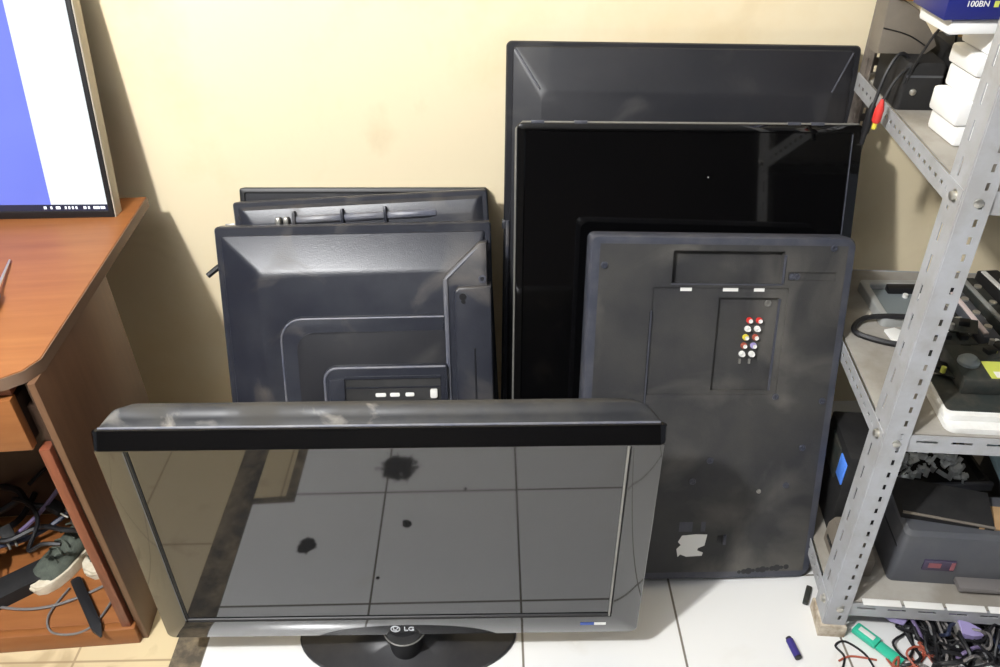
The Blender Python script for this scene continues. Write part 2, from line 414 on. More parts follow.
# ------------------------------------------------------------------ shoes and cords under the desk
def shoe(name, label, loc, rot):
    t = thing(name, label, 'shoe', loc, rot, 'pair of shoes under the desk')
    prof = [(0, .012, .018), (.012, .030, .03), (.04, .043, .045), (.08, .047, .056), (.13, .042, .072), (.18, .036, .088), (.23, .034, .094), (.262, .028, .092), (.275, .012, .085)]
    def sec(y, w, h, z0, n=16):
        return [(w*math.cos(2*math.pi*i/n), y, z0+(h-z0)*(.5+.5*math.sin(2*math.pi*i/n)) if True else 0) for i in range(n)]
    b = B(); loft(b, [sec(y, w*.97, h, .012) for y, w, h in prof]); obj('upper', b, m_canvas, t)
    t.scale = (.84, .84, .84)
    out = []
    for sgn in (1, -1):
        seq = prof if sgn > 0 else prof[::-1]
        out += [(sgn*(w+.004), y) for y, w, h in seq]
    b = B(); plate(b, out, 0, .032, .004, mk=at_z); obj('sole', b, m_sole, t)
    b = B(); loft(b, [sec(y, w+.004, h+.002, .014) for y, w, h in [(-.004, .008, .020), (.006, .024, .028), (.03, .040, .036), (.042, .0425, .034)]]); obj('toe_cap', b, m_sole, t)
    b = B()
    for i in range(5):
        y = .075+i*.022; z = .062+i*.0095
        tube(b, [(-.026, y, z-.009), (0, y+.004, z+.003), (.026, y, z-.009)], .0028, 6)
    obj('laces', b, m_canvas, t)
    return t
shoe('sneaker', 'grey-green sneaker with off-white toe, the front one of the pair under the desk', (-1.06, 1.15, .053), (0, 0, R(-25)))
shoe('sneaker', 'grey-green sneaker tucked behind the other by the desk upright', (-.95, 1.19, .053), (0, 0, R(-25)))

b = B(); plate(b, rrect(-.03, .03, -.075, .075, .01), 0, .032, .006, mk=at_z)
pa = thing('power_adapter', 'flat black power adapter lying on the desk bottom shelf', 'adapter', (-1.10, 1.16, .0525), (0, 0, R(-52)))
obj('case', b, m_black_matt, pa)
b = B(); tube(b, [(0, .075, .016), (0, .11, .014), (.03, .17, .008), (.01, .22, .006)], .003); obj('lead', b, m_cord, pa)
b = B(); plate(b, rrect(-.011, .011, -.09, .07, .004), 0, .014, .003, mk=at_z)
loft(b, [[(-.011, -.09, 0), (.011, -.09, 0), (.011, -.09, .014), (-.011, -.09, .014)], [(-.002, -.12, .005), (.002, -.12, .005), (.002, -.12, .009), (-.002, -.12, .009)]])
obj('stylus_tool', b, m_cord, label='dark pointed pry tool lying before the sneakers', cat='tool', loc=(-.935, 1.125, .0525), rot=(0, 0, R(38)))

def cord(pts, r, mat, label, cat='cable', group=None, name='cable', n=6, k=5):
    b = B(); tube(b, pts, r, n, k); return obj(name, b, mat, label=label, cat=cat, group=group)
G_D = 'black cords heaped under the desk'
rnd = random.Random(3)
for i in range(11):
    x0, y0 = rnd.uniform(-1.28, -1.02), rnd.uniform(1.2, 1.42); pts = []
    a = rnd.uniform(0, 6.28); z = .075+.013*i
    for k in range(6):
        pts.append((min(max(x0, -1.33), -.95), min(max(y0, 1.17), 1.62), z+rnd.uniform(-.01, .02))); a += rnd.uniform(-.9, .9)
        x0 += .07*math.cos(a); y0 += .07*math.sin(a)
        if not (-1.33 < x0 < -.95 and 1.15 < y0 < 1.5): a += 2.4
    cord(pts, rnd.choice((.005, .006, .008)), m_cord, 'black cord in the heap on the desk bottom shelf', group=G_D)
cord([(-1.16, 1.12, .058), (-1.06, 1.105, .058), (-.98, 1.12, .058), (-.9, 1.17, .058), (-.86, 1.21, .07)], .0032, m_cord_grey, 'grey cord curving in front of the sneakers')
cord([(-.985, 1.16, .057), (-1.0, 1.09, .057), (-.975, 1.048, .054), (-.92, 1.046, .052), (-.885, 1.075, .057), (-.87, 1.16, .058)], .0025, m_cord_grey, 'thin grey cord looping over the desk kick board')
cord([(-1.18, 1.25, .09), (-1.08, 1.28, .16), (-1.0, 1.36, .24), (-.97, 1.46, .28), (-.95, 1.55, .2), (-.96, 1.6, .06)], .0055, m_cord_violet, 'violet-grey cord rising behind the sneakers')
cord([(-1.21, 1.22, .12), (-1.1, 1.24, .13), (-1.02, 1.30, .15), (-.96, 1.4, .2), (-.94, 1.5, .12), (-.94, 1.56, .06)], .006, m_cord_blue, 'dark blue cord crossing the heap under the desk')
for i, (x, y, z, a) in enumerate(((-1.13, 1.24, .15, 40), (-1.04, 1.30, .17, 70), (-1.17, 1.2, .13, 30))):
    b = B(); box(b, -.014, .014, -.02, .02, -.009, .009, .004); 
    pl = thing('plug', ['mains plug with bright pins on the cord heap', 'mains plug with bright pins topping the cord heap behind the sneakers', 'mains plug with bright pins by the black adapter'][i], 'plug', (x, y, z), (R(20), 0, R(a)))
    obj('plug_body', b, m_black_matt, pl)
    b = B()
    for s in (-1, 1): cyl(b, (s*.007, -.02, 0), (s*.007, -.04, 0), .0025, n=8)
    obj('pins', b, m_bolt, pl)

# ------------------------------------------------------------------ front television on its stand
ft = thing('television', 'wide glossy black flat television upright on its oval stand, in front of all the others', 'television', (-.214, 1.0, 0), (0, R(.7), 0))
ZB, ZT = .096, .6185
b = B()
prof = [(-.485, .485, .097, .646, .020), (-.487, .487, .095, .650, .026), (-.480, .480, .096, .659, .030), (-.464, .464, .105, .674, .042), (-.44, .44, .12, .676, .052), (-.41, .41, .15, .655, .07), (-.37, .37, .19, .60, .09)]
loft(b, [at_y(rrect(x0, x1, z0, z1, (.02, .02, .026, .026)), y) for x0, x1, z0, z1, y in prof]); obj('back_shell', b, m_shell_top, ft, angle=50)
OX0, OX1, OZ0, OZ1 = -.432, .424, .152, .6185
b = B(); ring(b, rrect(-.482, .482, .097, .6215, (.016, .016, .002, .002)), rrect(OX0, OX1, OZ0, OZ1, .004), .021, -.006, .003); obj('bezel', b, m_bezel_front, ft)
b = B(); loft(b, [[(x, y, z) for y, z in ((-.0070, .6212), (-.0050, .6185), (.0195, .6185), (.0195, .650), (.0165, .6515), (.0115, .650))] for x in (-.474, .474)])
for sg in (-1, 1): loft(b, [[(sg*x, y+d, z) for y, z in ((-.0070, .6212), (-.0050, .6185), (.0195-d, .6185), (.0195-d, .650-h), (.0165-d, .6515-h), (.0115-d*.9, .650-h))] for x, d, h in ((.474, 0, 0), (.480, .003, .001), (.485, .012, .004))])
obj('top_bezel', b, m_gloss, ft)
b = B(); tube(b, [(-.474, .0165, .6515), (.474, .0165, .6515)], .0022, smooth=False); obj('top_glint', b, m_ridge_glint, ft, label='thin painted highlight along the top edge')  # pale line stands in for the highlight on this edge
b = B(); box(b, OX0-.001, OX1+.001, -.0025, 0, OZ0-.001, OZ1+.001); obj('screen', b, m_screen_front, ft)
b = B(); tube(b, [(OX0+.0025, -.0035, OZ1-.002), (OX0+.0025, -.0035, OZ0+.003), (OX1-.003, -.0035, OZ0+.003)], .0026, 6, smooth=False); obj('screen_groove', b, m_black, ft)
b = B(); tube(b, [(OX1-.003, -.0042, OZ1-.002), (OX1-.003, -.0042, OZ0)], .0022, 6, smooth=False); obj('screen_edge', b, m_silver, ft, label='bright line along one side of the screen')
# maker's mark: round emblem and two letters
lg = text_bm('LG', .018, Matrix.Translation((.014, -.0064, .112)) @ UPRIGHT)
ring(lg, [(-.014+.010*math.cos(2*math.pi*i/24), .118+.010*math.sin(2*math.pi*i/24)) for i in range(24)], [(-.014+.0078*math.cos(2*math.pi*i/24), .118+.0078*math.sin(2*math.pi*i/24)) for i in range(24)], -.0058, -.0068, .0002)
box(lg, -.0185, -.0167, -.0068, -.0058, .114, .123); box(lg, -.0185, -.011, -.0068, -.0058, .114, .1158)
cyl(lg, (-.0100, -.0058, .1205), (-.0100, -.0068, .1205), .0014, n=10)
obj('front_logo', lg, M('pale silver print', (210, 212, 216), rough=.4), ft)
b = B(); box(b, .364, .392, -.0068, -.0058, .124, .131); s1 = obj('sticker', b, m_blue_label, ft, label='small blue and white sticker at the bottom corner')
b = B(); box(b, .392, .416, -.0068, -.0058, .124, .131); obj('sticker_end', b, m_label, s1)
b = B()
el = [(.236*math.cos(2*math.pi*i/56), .060+.118*math.sin(2*math.pi*i/56)) for i in range(56)]
def sc(k): return [(x*k, .06+(y-.06)*k) for x, y in el]
loft(b, [at_z(el, .003), at_z(el, .008), at_z(sc(.985), .0115), at_z(sc(.6), .016), at_z(sc(.36), .026), at_z(sc(.22), .05)])
stand = obj('stand_base', b, m_stand, ft)
b = B(); lathe(b, [(.034, .012), (.036, .03), (.036, .075), (.043, .078), (.045, .084), (.045, .092), (.040, .104)], (0, .024, 0), (0, 0, 1), 28); nk = obj('stand_neck', b, m_black, ft)
b = B(); tube(b, [(.0448*math.cos(R(a)), .024+.0448*math.sin(R(a)), .083) for a in range(200, 341, 10)], .0022, 6, 2); obj('neck_ring', b, m_silver, nk)

# ------------------------------------------------------------------ the three televisions stacked by the desk
LA = 21.3
ta = thing('television', 'slate-grey television back with sloped edges, foremost of the stack beside the desk', 'television', (-.3265, 1.33, .002)); lean(ta, LA)
hA = .776; wA = .311
b = B(); loft(b, [at_y(rrect(-wA+.006, wA-.006, .006, hA-.006, .008), .04), at_y(rrect(-wA, wA, 0, hA, .01), .030), at_y(rrect(-wA, wA, 0, hA, .01), .004), at_y(rrect(-wA+.003, wA-.003, .003, hA-.003, .008), 0),
               at_y(rrect(-wA+.014, wA-.014, .014, hA-.020, .006), 0), at_y(rrect(-wA+.016, wA-.016, .016, hA-.022, .006), -.004),
               at_y(rrect(-.216, wA-.03, .05, .684, .012), -.041), at_y(rrect(-.206, wA-.04, .06, .672, .012), -.045)])
obj('back_cover', b, m_plastic, ta, angle=25)
b = B(); plate(b, [(.301, .735), (.284, .735), (.210, .668), (.203, .652), (.203, .02), (.301, .02)], 0, -.050, .004, 3); obj('side_cover', b, m_plastic, ta)
b = B(); plate(b, [(.309, .640), (.236, .640), (.226, .628), (.226, .02), (.309, .02)], 0, -.066, .006, 3); obj('side_housing', b, m_plastic, ta)
b = B(); tube(b, [(.208, -.050, .655), (.208, -.052, .02)], .006, 8, smooth=False); tube(b, [(.208, -.050, .655), (.284, -.046, .727)], .004, 8, smooth=False); obj('ridge', b, m_ridge_glint, ta)
def uplate(x0, z1, r, y0, y1, bev, name, mat):
    b = B(); plate(b, rrect(x0, .205, .06, z1, (.003, .003, .003, r)), y0, y1, bev, 3); return obj(name, b, mat, ta)
uplate(-.170, .576, .05, -.044, -.054, .006, 'raised_panel', m_plastic)
uplate(-.132, .541, .04, -.044, -.0545, .001, 'inner_panel', m_plastic2)
uplate(-.076, .464, .03, -.050, -.068, .006, 'connector_frame', m_plastic)
for x0, z1, r, y, rad in ((-.166, .572, .05, -.0535, .0026), (-.072, .460, .03, -.0672, .0034)):
    pts = [(x0, y, .06), (x0, y, z1-r)] + [(x0+r-r*math.cos(R(a)), y, z1-r+r*math.sin(R(a))) for a in (15, 30, 45, 60, 75)] + [(x0+r, y, z1), (.202, y, z1)]
    b = B(); tube(b, pts, rad, 8, smooth=False); obj('contour_ridge', b, m_ridge_glint, ta, label='pale ridge with painted highlight')
b = B(); plate(b, rrect(-.026, .190, .08, .440, .004), -.06, -.0683, .0005); cp = obj('connector_panel', b, m_black_matt, ta)
b = B(); box(b, -.026, .190, -.071, -.068, .434, .440); box(b, -.026, .190, -.070, -.068, .412, .415); obj('panel_ledge', b, m_plastic, cp)
b = B(); plate(b, [(-.068, .30), (-.028, .30), (-.026, .436), (-.06, .436)], -.066, -.074, .004); obj('corner_bracket', b, m_plastic, cp)
for x, w in ((.053, .012), (.085, .011), (.119, .010)):
    b = B(); plate(b, rrect(x-w, x+w, .391, .400, .003), -.068, -.0695, .0004); obj('port_label', b, m_label, cp)
b = B(); plate(b, rrect(.166, .182, .388, .408, .003), -.068, -.076, .002); obj('jack', b, m_white, cp, label='pale square jack')
b = B(); cyl(b, (.246, -.0655, .618), (.246, -.0668, .618), .008, n=14); cyl(b, (.247, -.0655, .607), (.247, -.0668, .607), .005, n=10); obj('screw_hole', b, m_black, ta)
for x, z, y in ((.299, .718, -.004), (.290, .654, -.05)):
    b = B(); lathe(b, [(.0095, 0), (.009, .003), (.005, .0035), (.0045, .001), (0, .001)], (x, y+.001, z), (0, -1, 0), 14); obj('screw', b, m_pale_edge, ta)
b = B(); tube(b, [(.27, -.066, .27), (.27, -.066, .5)], .002, 5, smooth=False); obj('seam', b, m_plastic2, ta)

tb_ = thing('television', 'black television back with ribbed vents, middle of the stack beside the desk', 'television', (-.2965, 1.43, .012)); lean(tb_, LA, -1.8)
hB = .787
b = B(); loft(b, [at_y(rrect(-.2965, .2965, 0, hB, .008), .028), at_y(rrect(-.2985, .2985, 0, hB, .008), .004), at_y(rrect(-.2955, .2955, .003, hB-.003, .007), 0), at_y(rrect(-.286, .286, .012, hB-.012, .006), 0), at_y(rrect(-.274, .276, .018, hB-.020, .006), -.010), at_y(rrect(-.25, .262, .04, hB-.050, .006), -.018)])
obj('back_cover', b, m_plastic, tb_, angle=25)
b = B()
for x0, x1 in ((-.150, -.045), (-.035, .055), (.065, .17)):
    tube(b, [(x0, -.010, hB-.046), (x0+.008, -.018, hB-.046), (x1-.008, -.018, hB-.046), (x1, -.010, hB-.046)], .0095, 10, 2)
obj('rib', b, m_ridge_glint, tb_)  # pale rib colour paints in the band of light on the vents
for x in (-.152, -.040, .060):
    b = B(); box(b, x-.0035, x+.0035, -.029, -.010, hB-.062, hB-.026, .002); obj('rib_band', b, m_plastic, tb_)
for x in (-.188, -.170):
    b = B(); box(b, x-.006, x+.006, -.034, -.010, hB-.056, hB-.038, .003); obj('clip', b, m_silver, tb_, label='pale clip')
b = B(); cyl(b, (-.281, -.0005, hB-.036), (-.281, -.003, hB-.036), .007, n=14); obj('screw_hole', b, m_black, tb_)
b = B(); tube(b, [(-.28, .014, .655), (-.305, .005, .655), (-.34, -.012, .642), (-.368, -.03, .622)], lambda t: .0085-.002*t, 8); obj('power_lead', b, m_cord, tb_, label='black lead sticking out at the side')
b = B(); box(b, -.322, -.298, .002, .008, .728, .738, .001); obj('side_tab', b, m_silver, tb_)

tc_ = thing('television', 'thin dark television panel, rearmost of the stack beside the desk', 'television', (-.339, 1.505, .006)); lean(tc_, LA, 1.15)
b = B(); ring(b, rrect(-.2995, .2995, 0, .779, .006), rrect(-.287, .287, .012, .767, .004), .03, 0, .002); obj('frame', b, m_black, tc_)
b = B(); box(b, -.288, .288, .004, .028, .011, .768); obj('panel', b, m_plastic2, tc_)

# ------------------------------------------------------------------ the three televisions standing on end beside the rack
tk = thing('television', 'tall black television back with sloped top, against the wall behind the dead screen', 'television', (.378, 1.475, .012)); lean(tk, 16, 1.9)
wK = .387; hK = 1.092
b = B(); loft(b, [at_y(rrect(-wK+.006, wK-.006, .006, hK-.006, .008), .042), at_y(rrect(-wK, wK, 0, hK, .012), .034), at_y(rrect(-wK, wK, 0, hK, .012), .004), at_y(rrect(-wK+.003, wK-.003, .003, hK-.003, .01), 0),
               at_y(rrect(-wK+.014, wK-.014, .014, hK-.010, .01), 0), at_y(rrect(-wK+.016, wK-.016, .016, hK-.013, .01), -.003), at_y(rrect(-.313, .322, .1, hK-.098, .02), -.028), at_y(rrect(-.307, .316, .106, hK-.106, .02), -.030)])
obj('back_cover', b, m_plastic2, tk, angle=20)
for a, c in (((-.368, -.004, hK-.016), (-.314, -.0275, hK-.098)), ((.368, -.004, hK-.016), (.323, -.0275, hK-.098))):
    b = B(); tube(b, [a, c], .0022, 6, smooth=False); obj('corner_crease', b, m_pale_edge, tk)
b = B(); box(b, -wK-.004, -wK+.01, -.004, .02, .68, .70, .002); box(b, -.382, -.374, -.006, 0, .1, .70, .001); obj('side_rail', b, m_plastic, tk)

tl = thing('television', 'television with dead black screen facing out, standing on end between two television backs', 'television', (.389, 1.31, .014)); lean(tl, 20, 1.6)
wL = .371; hL = .975
b = B(); ring(b, rrect(-wL, wL, 0, hL, .012), rrect(-.352, .346, .02, hL-.018, .004), .02, 0, .003); obj('bezel', b, m_gloss, tl)
b = B(); box(b, -.353, .347, .003, .02, .019, hL-.017); obj('screen', b, m_screen_dead, tl)
b = B(); tube(b, [(-wL-.001, .004, .02), (-wL-.001, .004, hL-.012), (-wL+.012, .004, hL+.001), (wL-.012, .004, hL+.001)], .0028, 6, smooth=False); obj('edge_trim', b, m_silver, tl, label='worn silver edge trim')
b = B(); tube(b, [(.348, .001, .02), (.348, .001, hL-.02)], .0016, 6, smooth=False); obj('screen_line', b, m_pale_edge, tl)
b = B(); loft(b, [at_y(rrect(-wL+.002, wL-.002, .002, hL-.002, .012), .02), at_y(rrect(-wL+.002, wL-.002, .002, hL-.002, .012), .034), at_y(rrect(-.3, .3, .08, hL-.08, .02), .042)]); obj('back_shell', b, m_black, tl)
for x, z in ((-.327, hL+.001), (-.235, hL+.001), (.22, hL+.001), (.27, hL+.001)):
    b = B(); box(b, x-.014, x+.014, -.001, .010, z-.003, z+.004, .001); obj('trim_clip', b, m_pale_edge, tl)
b = B(); cyl(b, (.045, .003, .863), (.045, .0022, .863), .0014, n=8); obj('speck', b, m_label, tl)

tg = thing('television', 'dusty charcoal television back with red and white sockets, in front of the dead screen', 'television', (.409, 1.176, .018)); lean(tg, 19, 3.6, 3.5)
gx0, gx1, gh = -.256, .300, .797
b = B()
loft(b, [at_y(rrect(gx0+.008, gx1-.008, .004, gh-.006, .02), .062), at_y(rrect(gx0, gx1, 0, gh, (.02, .03, .022, .014)), .046), at_y(rrect(gx0, gx1, 0, gh, (.02, .03, .022, .014)), .008), at_y(rrect(gx0+.004, gx1-.004, .004, gh-.004, (.018, .028, .02, .012)), .001), at_y(rrect(gx0+.012, gx1-.012, .012, gh-.010, (.014, .024, .016, .01)), 0),
          at_y(rrect(gx0+.02, gx1-.02, .022, gh-.018, .004), 0), at_y(rrect(gx0+.0205, gx1-.0205, .0225, gh-.0185, .004), .02)])
obj('rim', b, m_pale_edge, tg, label='outer rim with bluish edge light painted in')
def dG(x, z):
    if -.085 < x < .148 and .698 < z < .767: return .016
    if .020 < x < .148 and .463 < z < .668: return .011
    if -.122 < x < .165 and .455 < z < .690: return .0025
    if .160 < x < .262 and .706 < z < .724: return .003
    return -.0008
xs = sorted({gx0+.0195, gx1-.0195, -.085, .148, .020, -.122, .165, .160, .262}); zs = sorted({.0215, gh-.0175, .698, .767, .463, .668, .455, .690, .706, .724})
b = B(); cells(b, xs, zs, dG, .022); obj('back_panel', b, m_dusty, tg)
b = B(); tube(b, [(-.122, -.001, .640), (-.122, -.001, .36)], .0022, 6, smooth=False); tube(b, [(.150, -.001, .76), (.150, -.001, .70)], .003, 6, smooth=False); tube(b, [(.150, .003, .667), (.149, .003, .464)], .0026, 6, smooth=False); tube(b, [(-.085, 0, .697), (.15, 0, .697)], .0018, 6, smooth=False); obj('recess_edge', b, m_pale_edge, tg)
b = B(); box(b, -.1255, -.1235, -.0013, .0, .36, .64); obj('panel_gap', b, m_black, tg)
for x0, x1 in ((-.064, -.040), (.026, .058), (.092, .114)):
    b = B(); box(b, x0, x1, .0012, .003, .682, .690); obj('port_label', b, m_label, tg)
cols = [(m_red, m_red), (m_white, m_white), (m_lime, m_red), (m_red, m_blue_label), (m_white, m_lime)]
k = 0
for r_ in range(5):
    for c_ in range(2):
        x = .088+.021*c_+.0035*(2-r_)*.6; z = .618-.0185*r_
        b = B(); lathe(b, [(.0066, 0), (.0066, .004), (.005, .004), (.005, .010), (.0035, .0115), (.003, .006), (0, .006)], (x, .011, z), (0, -1, 0), 14)
        jk = obj('socket', b, [m_red, m_label, m_yellow, m_rust, m_white][r_] if c_ == 0 else [m_red, m_label, m_rust, m_purple, m_label][r_], tg)
        b = B(); lathe(b, [(.0046, .0095), (.0044, .0115), (.003, .0115), (.003, .006), (0, .006)], (x, .011, z), (0, -1, 0), 12); obj('socket_ring', b, m_label, jk)
for x in (.078, .099):
    b = B(); box(b, x, x+.005, .007, .0112, .522, .533, .001); obj('pin_mark', b, m_silver, tg)
for x, z in ((-.226, .735), (.25, .775), (.153, .225), (.214, .239), (.128, .655), (.27, .44), (.24, .33), (.165, .45), (.035, .30), (.0, .25), (.17, .714), (.18, .714)):
    b = B(); y = .010 if z == .655 else (.003 if z == .714 else -.0008)
    k = .6 if x == .153 else .85; lathe(b, [(.009*k, 0), (.008*k, .0025), (.005*k, .003), (.004*k, .0008), (0, .0008)], (x, y, z), (0, -1, 0), 14); obj('screw', b, m_pale_edge if x not in (.153, .128) else m_silver, tg)
b = B()
loft(b, [[(x, y, z) for x, z in ((-.018, .062), (-.012, .068), (.002, .062), (.038, .064), (.040, .072), (.026, .078), (.028, .084), (.042, .090), (.046, .118), (.02, .119), (-.012, .116), (-.02, .10), (-.013, .092), (-.022, .082))] for y in (-.0008, -.0014)])
obj('torn_label', b, m_label, tg, label='torn white paper label')
b = B(); box(b, -.02, .01, -.0012, 0, .126, .150); box(b, .03, .04, -.0012, 0, .126, .150); obj('label_residue', b, m_pale_edge, tg)
b = B(); box(b, .070, .082, -.002, .0, .095, .115, .001); cb = obj('clip', b, m_black, tg)
b = B(); box(b, .083, .09, -.006, 0, .093, .118, .002); obj('clip_tab', b, m_pale_edge, cb)
b = B()
for i in range(11): cyl(b, (.13+i*.011, -.0006, .020+.0012*i), (.13+i*.011, -.0012, .020+.0012*i), .0045+.002*(i%3), n=9)
obj('foot_marks', b, m_mark, tg)

# ------------------------------------------------------------------ slotted steel rack
RK = thing('storage_rack', 'grey slotted-angle steel rack with three shelves of parts beside the televisions', 'rack', (.683, 1.043, 0), (0, 0, R(-6)))
SX = .037
SH = .10        # the rack leans back towards the wall
def slotted(bm, P0, U, V, L, w, slots, T):
    """strip from P0 along unit U (length L) and V (width w), thickness T along the normal, real slots cut through"""
    P0, U, V = Vector(P0), Vector(U), Vector(V); N = U.cross(V).normalized()*T
    def q(u0, u1, v0, v1):
        a = [P0+U*u+V*v for u, v in ((u0, v0), (u1, v0), (u1, v1), (u0, v1))]
        c = [p+N for p in a]
        vs = [bm.verts.new(p) for p in a+c]
        for f in ((0, 1, 2, 3), (7, 6, 5, 4), (0, 4, 5, 1), (1, 5, 6, 2), (2, 6, 7, 3), (3, 7, 4, 0)): bm.faces.new([vs[i] for i in f])
    u = 0
    for s0, s1, v0, v1 in slots:
        if s1 > L: break
        if s0 > u: q(u, s0, 0, w)
        q(s0, s1, 0, v0); q(s0, s1, v1, w); u = s1
    if u < L: q(u, L, 0, w)
def seq(L, pitch, length, v0, v1, start=.02):
    out = []; u = start
    while u+length < L-.01: out.append((u, u+length, v0, v1)); u += pitch
    return out
def shy(p): return (p[0], p[1]+SH*p[2], p[2])
def post(x, y, sx, sy, H=1.75):
    b = B(); nrm = Vector((SX, SH, 1)).normalized(); L = H*math.sqrt(1+SH*SH+SX*SX)
    slotted(b, (x, y, .02), nrm, (sx, 0, 0), L, .045, seq(L, .030, .013, .026, .032, .03), .002*(-sx*sy))
    slotted(b, (x, y, .02), nrm, (0, sy, 0), L, .062, seq(L, .056, .032, .034, .041, .045), .002*(sx*sy))
    return b
DX, DY = .86, .60
p0 = obj('post', post(0, 0, 1, 1), m_steel, RK)
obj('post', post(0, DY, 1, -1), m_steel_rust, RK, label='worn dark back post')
obj('post', post(DX, 0, -1, 1), m_steel, RK); obj('post', post(DX, DY, -1, -1), m_steel, RK)
for (x, y) in ((0, 0), (0, DY), (DX, 0), (DX, DY)):
    b = B(); sx = 1 if x == 0 else -1; sy = 1 if y == 0 else -1
    pts = [(-.006, -.006), (.05, -.006), (.05, .012), (.014, .014), (.012, .068), (-.006, .068)]
    plate(b, [(x+sx*a, y+sy*c) for a, c in (pts if sx*sy > 0 else pts[::-1])], 0, .035, .004, mk=at_z); obj('foot', b, m_foot, RK)
def shelf(z):
    yo = SH*z; xo = SX*z
    b = B(); box(b, xo+.003, xo+DX-.003, yo+.003, yo+DY-.003, z-.004, z, .0005); s = obj('shelf_board', b, m_steel_top, RK)
    hh = .04
    b = B(); slotted(b, (xo, yo-.0005, z-hh), (1, 0, 0), (0, 0, 1), DX, hh, seq(DX, .062, .038, .022, .028, .058), .002); obj('front_beam', b, m_steel, s)
    b = B(); slotted(b, (xo-.0025, yo+DY, z-hh), (0, -1, 0), (0, 0, 1), DY, hh, seq(DY, .0275, .012, .016, .023, .02), .002); obj('side_beam', b, m_steel, s)
    b = B(); slotted(b, (xo+DX+.0025, yo, z-hh), (0, 1, 0), (0, 0, 1), DY, hh, seq(DY, .0275, .012, .016, .023, .02), .002); obj('side_beam', b, m_steel, s)
    b = B(); slotted(b, (xo+DX, yo+DY, z-hh), (-1, 0, 0), (0, 0, 1), DX, hh, seq(DX, .062, .038, .022, .028, .058), .002); obj('back_beam', b, m_steel, s)
    for (px, py, ax) in ((xo+.022, yo-.001, (0, -1, 0)), (xo-.003, yo+.02, (-1, 0, 0))):
        b = B(); lathe(b, [(.011, 0), (.011, .002), (.0075, .002), (.0075, .008), (.004, .0095), (0, .0095)], (px, py, z-.018), ax, 12); obj('bolt', b, m_bolt, s)
for z in (.10, .537, 1.003): shelf(z)

# rack frame -> world
RM = Matrix.Translation((.683, 1.043, 0)) @ Matrix.Rotation(R(-6), 4, 'Z')
def rk(x, y, z): return tuple(RM @ Vector((x, y, z)))

# ---- upper shelf things (top at 1.003)
Z3 = 1.0035
t = thing('set_top_box', 'black set-top box standing at the back end of the upper shelf under the taupe cover', 'electronics', (.812, 1.57, Z3), (0, 0, R(-6)))
b = B(); loft(b, [at_z(rrect(-.035, .04, -.075, .08, .008), 0), at_z(rrect(-.035, .04, -.075, .08, .008), .080), at_z(rrect(-.03, .035, -.07, .075, .008), .088)]); obj('case', b, m_black_matt, t)
b = B(); lathe(b, [(.006, 0), (.006, .004), (.003, .006), (0, .006)], (-.012, -.075, .035), (0, -1, 0), 12); obj('knob', b, m_bolt, t)
b = B(); box(b, -.03, .035, -.0765, -.0745, .062, .066); obj('seam', b, m_grey_box, t)
t = thing('printer', 'black printer housing with a grey slot on the upper shelf beside the white foam', 'printer', (.945, 1.56, Z3), (0, 0, R(-6)))
b = B(); loft(b, [at_z(rrect(-.085, .16, -.085, .09, .012), 0), at_z(rrect(-.085, .16, -.085, .09, .012), .075), at_z(rrect(-.075, .15, -.06, .08, .012), .105)]); obj('housing', b, m_black_matt, t)
b = B(); box(b, -.03, .06, -.089, -.083, .05, .066, .002); obj('slot', b, m_cord_grey, t)
b = B(); box(b, -.05, -.038, -.093, -.083, .01, .085, .002); obj('hinge_post', b, m_grey_box, t)
b = B(); box(b, -.03, .11, -.045, .02, .105, .125, .006); obj('top_hatch', b, m_taupe, t)
t = thing('card_reader', 'small black box stacked on the black printer of the upper shelf', 'electronics', (.90, 1.56, Z3+.1255), (0, 0, R(-10)))
b = B(); loft(b, [at_z(rrect(-.045, .11, -.03, .04, .006), 0), at_z(rrect(-.045, .11, -.03, .04, .006), .05), at_z(rrect(-.04, .105, -.02, .036, .006), .062)]); obj('case', b, m_grey_box, t)
b = B(); box(b, -.03, .06, -.032, -.029, .02, .03); obj('card_slot', b, m_black, t)
t = thing('plastic_cover', 'dusty taupe plastic cover propped on the black boxes of the upper shelf', 'cover', (.79, 1.565, 1.094))
tri = [(-.056, .0), (.038, -.004), (.056, .012), (.046, .030), (.005, .078), (-.03, .098), (-.058, .102)]
b = B(); plate(b, tri, .035, -.01, .004); obj('shell', b, m_taupe, t)
b = B(); tube(b, [(-.056, -.0105, .048), (-.005, -.0105, .034), (.035, -.0105, .012)], .0013, 5); obj('seam', b, m_black, t)
b = B(); box(b, -.020, .018, -.03, .03, 0, .045, .005); obj('orange_block', b, m_orange, label='orange plastic block on top of the taupe cover', cat='block', loc=(.762, 1.575, 1.192), rot=(0, R(8), 0))
for i in range(6):
    x = .795+.011*i
    cord([(x-.004, 1.64, 1.215-.006*i), (x, 1.58, 1.213-.007*i), (x+.003, 1.54, 1.205-.007*i), (x+.006, 1.500, 1.180-.008*i)], .0055, m_tan, 'tan cable laid over the taupe cover', group='tan cables on the upper shelf')
t = thing('foam_packing', 'stepped white foam packing stacked behind the front post of the upper shelf', 'foam', (.785, 1.31, Z3))
steps = [('lower_block', .004, 0, .035), ('lower_block', -.004, .036, .078), ('middle_block', .012, .079, .118), ('middle_block', .006, .119, .152), ('upper_block', .018, .153, .190)]
for nm, x0, z0, z1 in steps:
    b = B(); box(b, x0, .16, .0, .10, z0, z1, .006); obj(nm, b, m_styro, t)
b = B(); box(b, -.066, .17, -.01, .10, .191, .215, .006); obj('top_block', b, m_styro, t)
t = thing('printed_box', 'navy blue box with white writing lying on the white foam', 'box', (.80, 1.31, Z3+.2165), (0, 0, R(-2)))
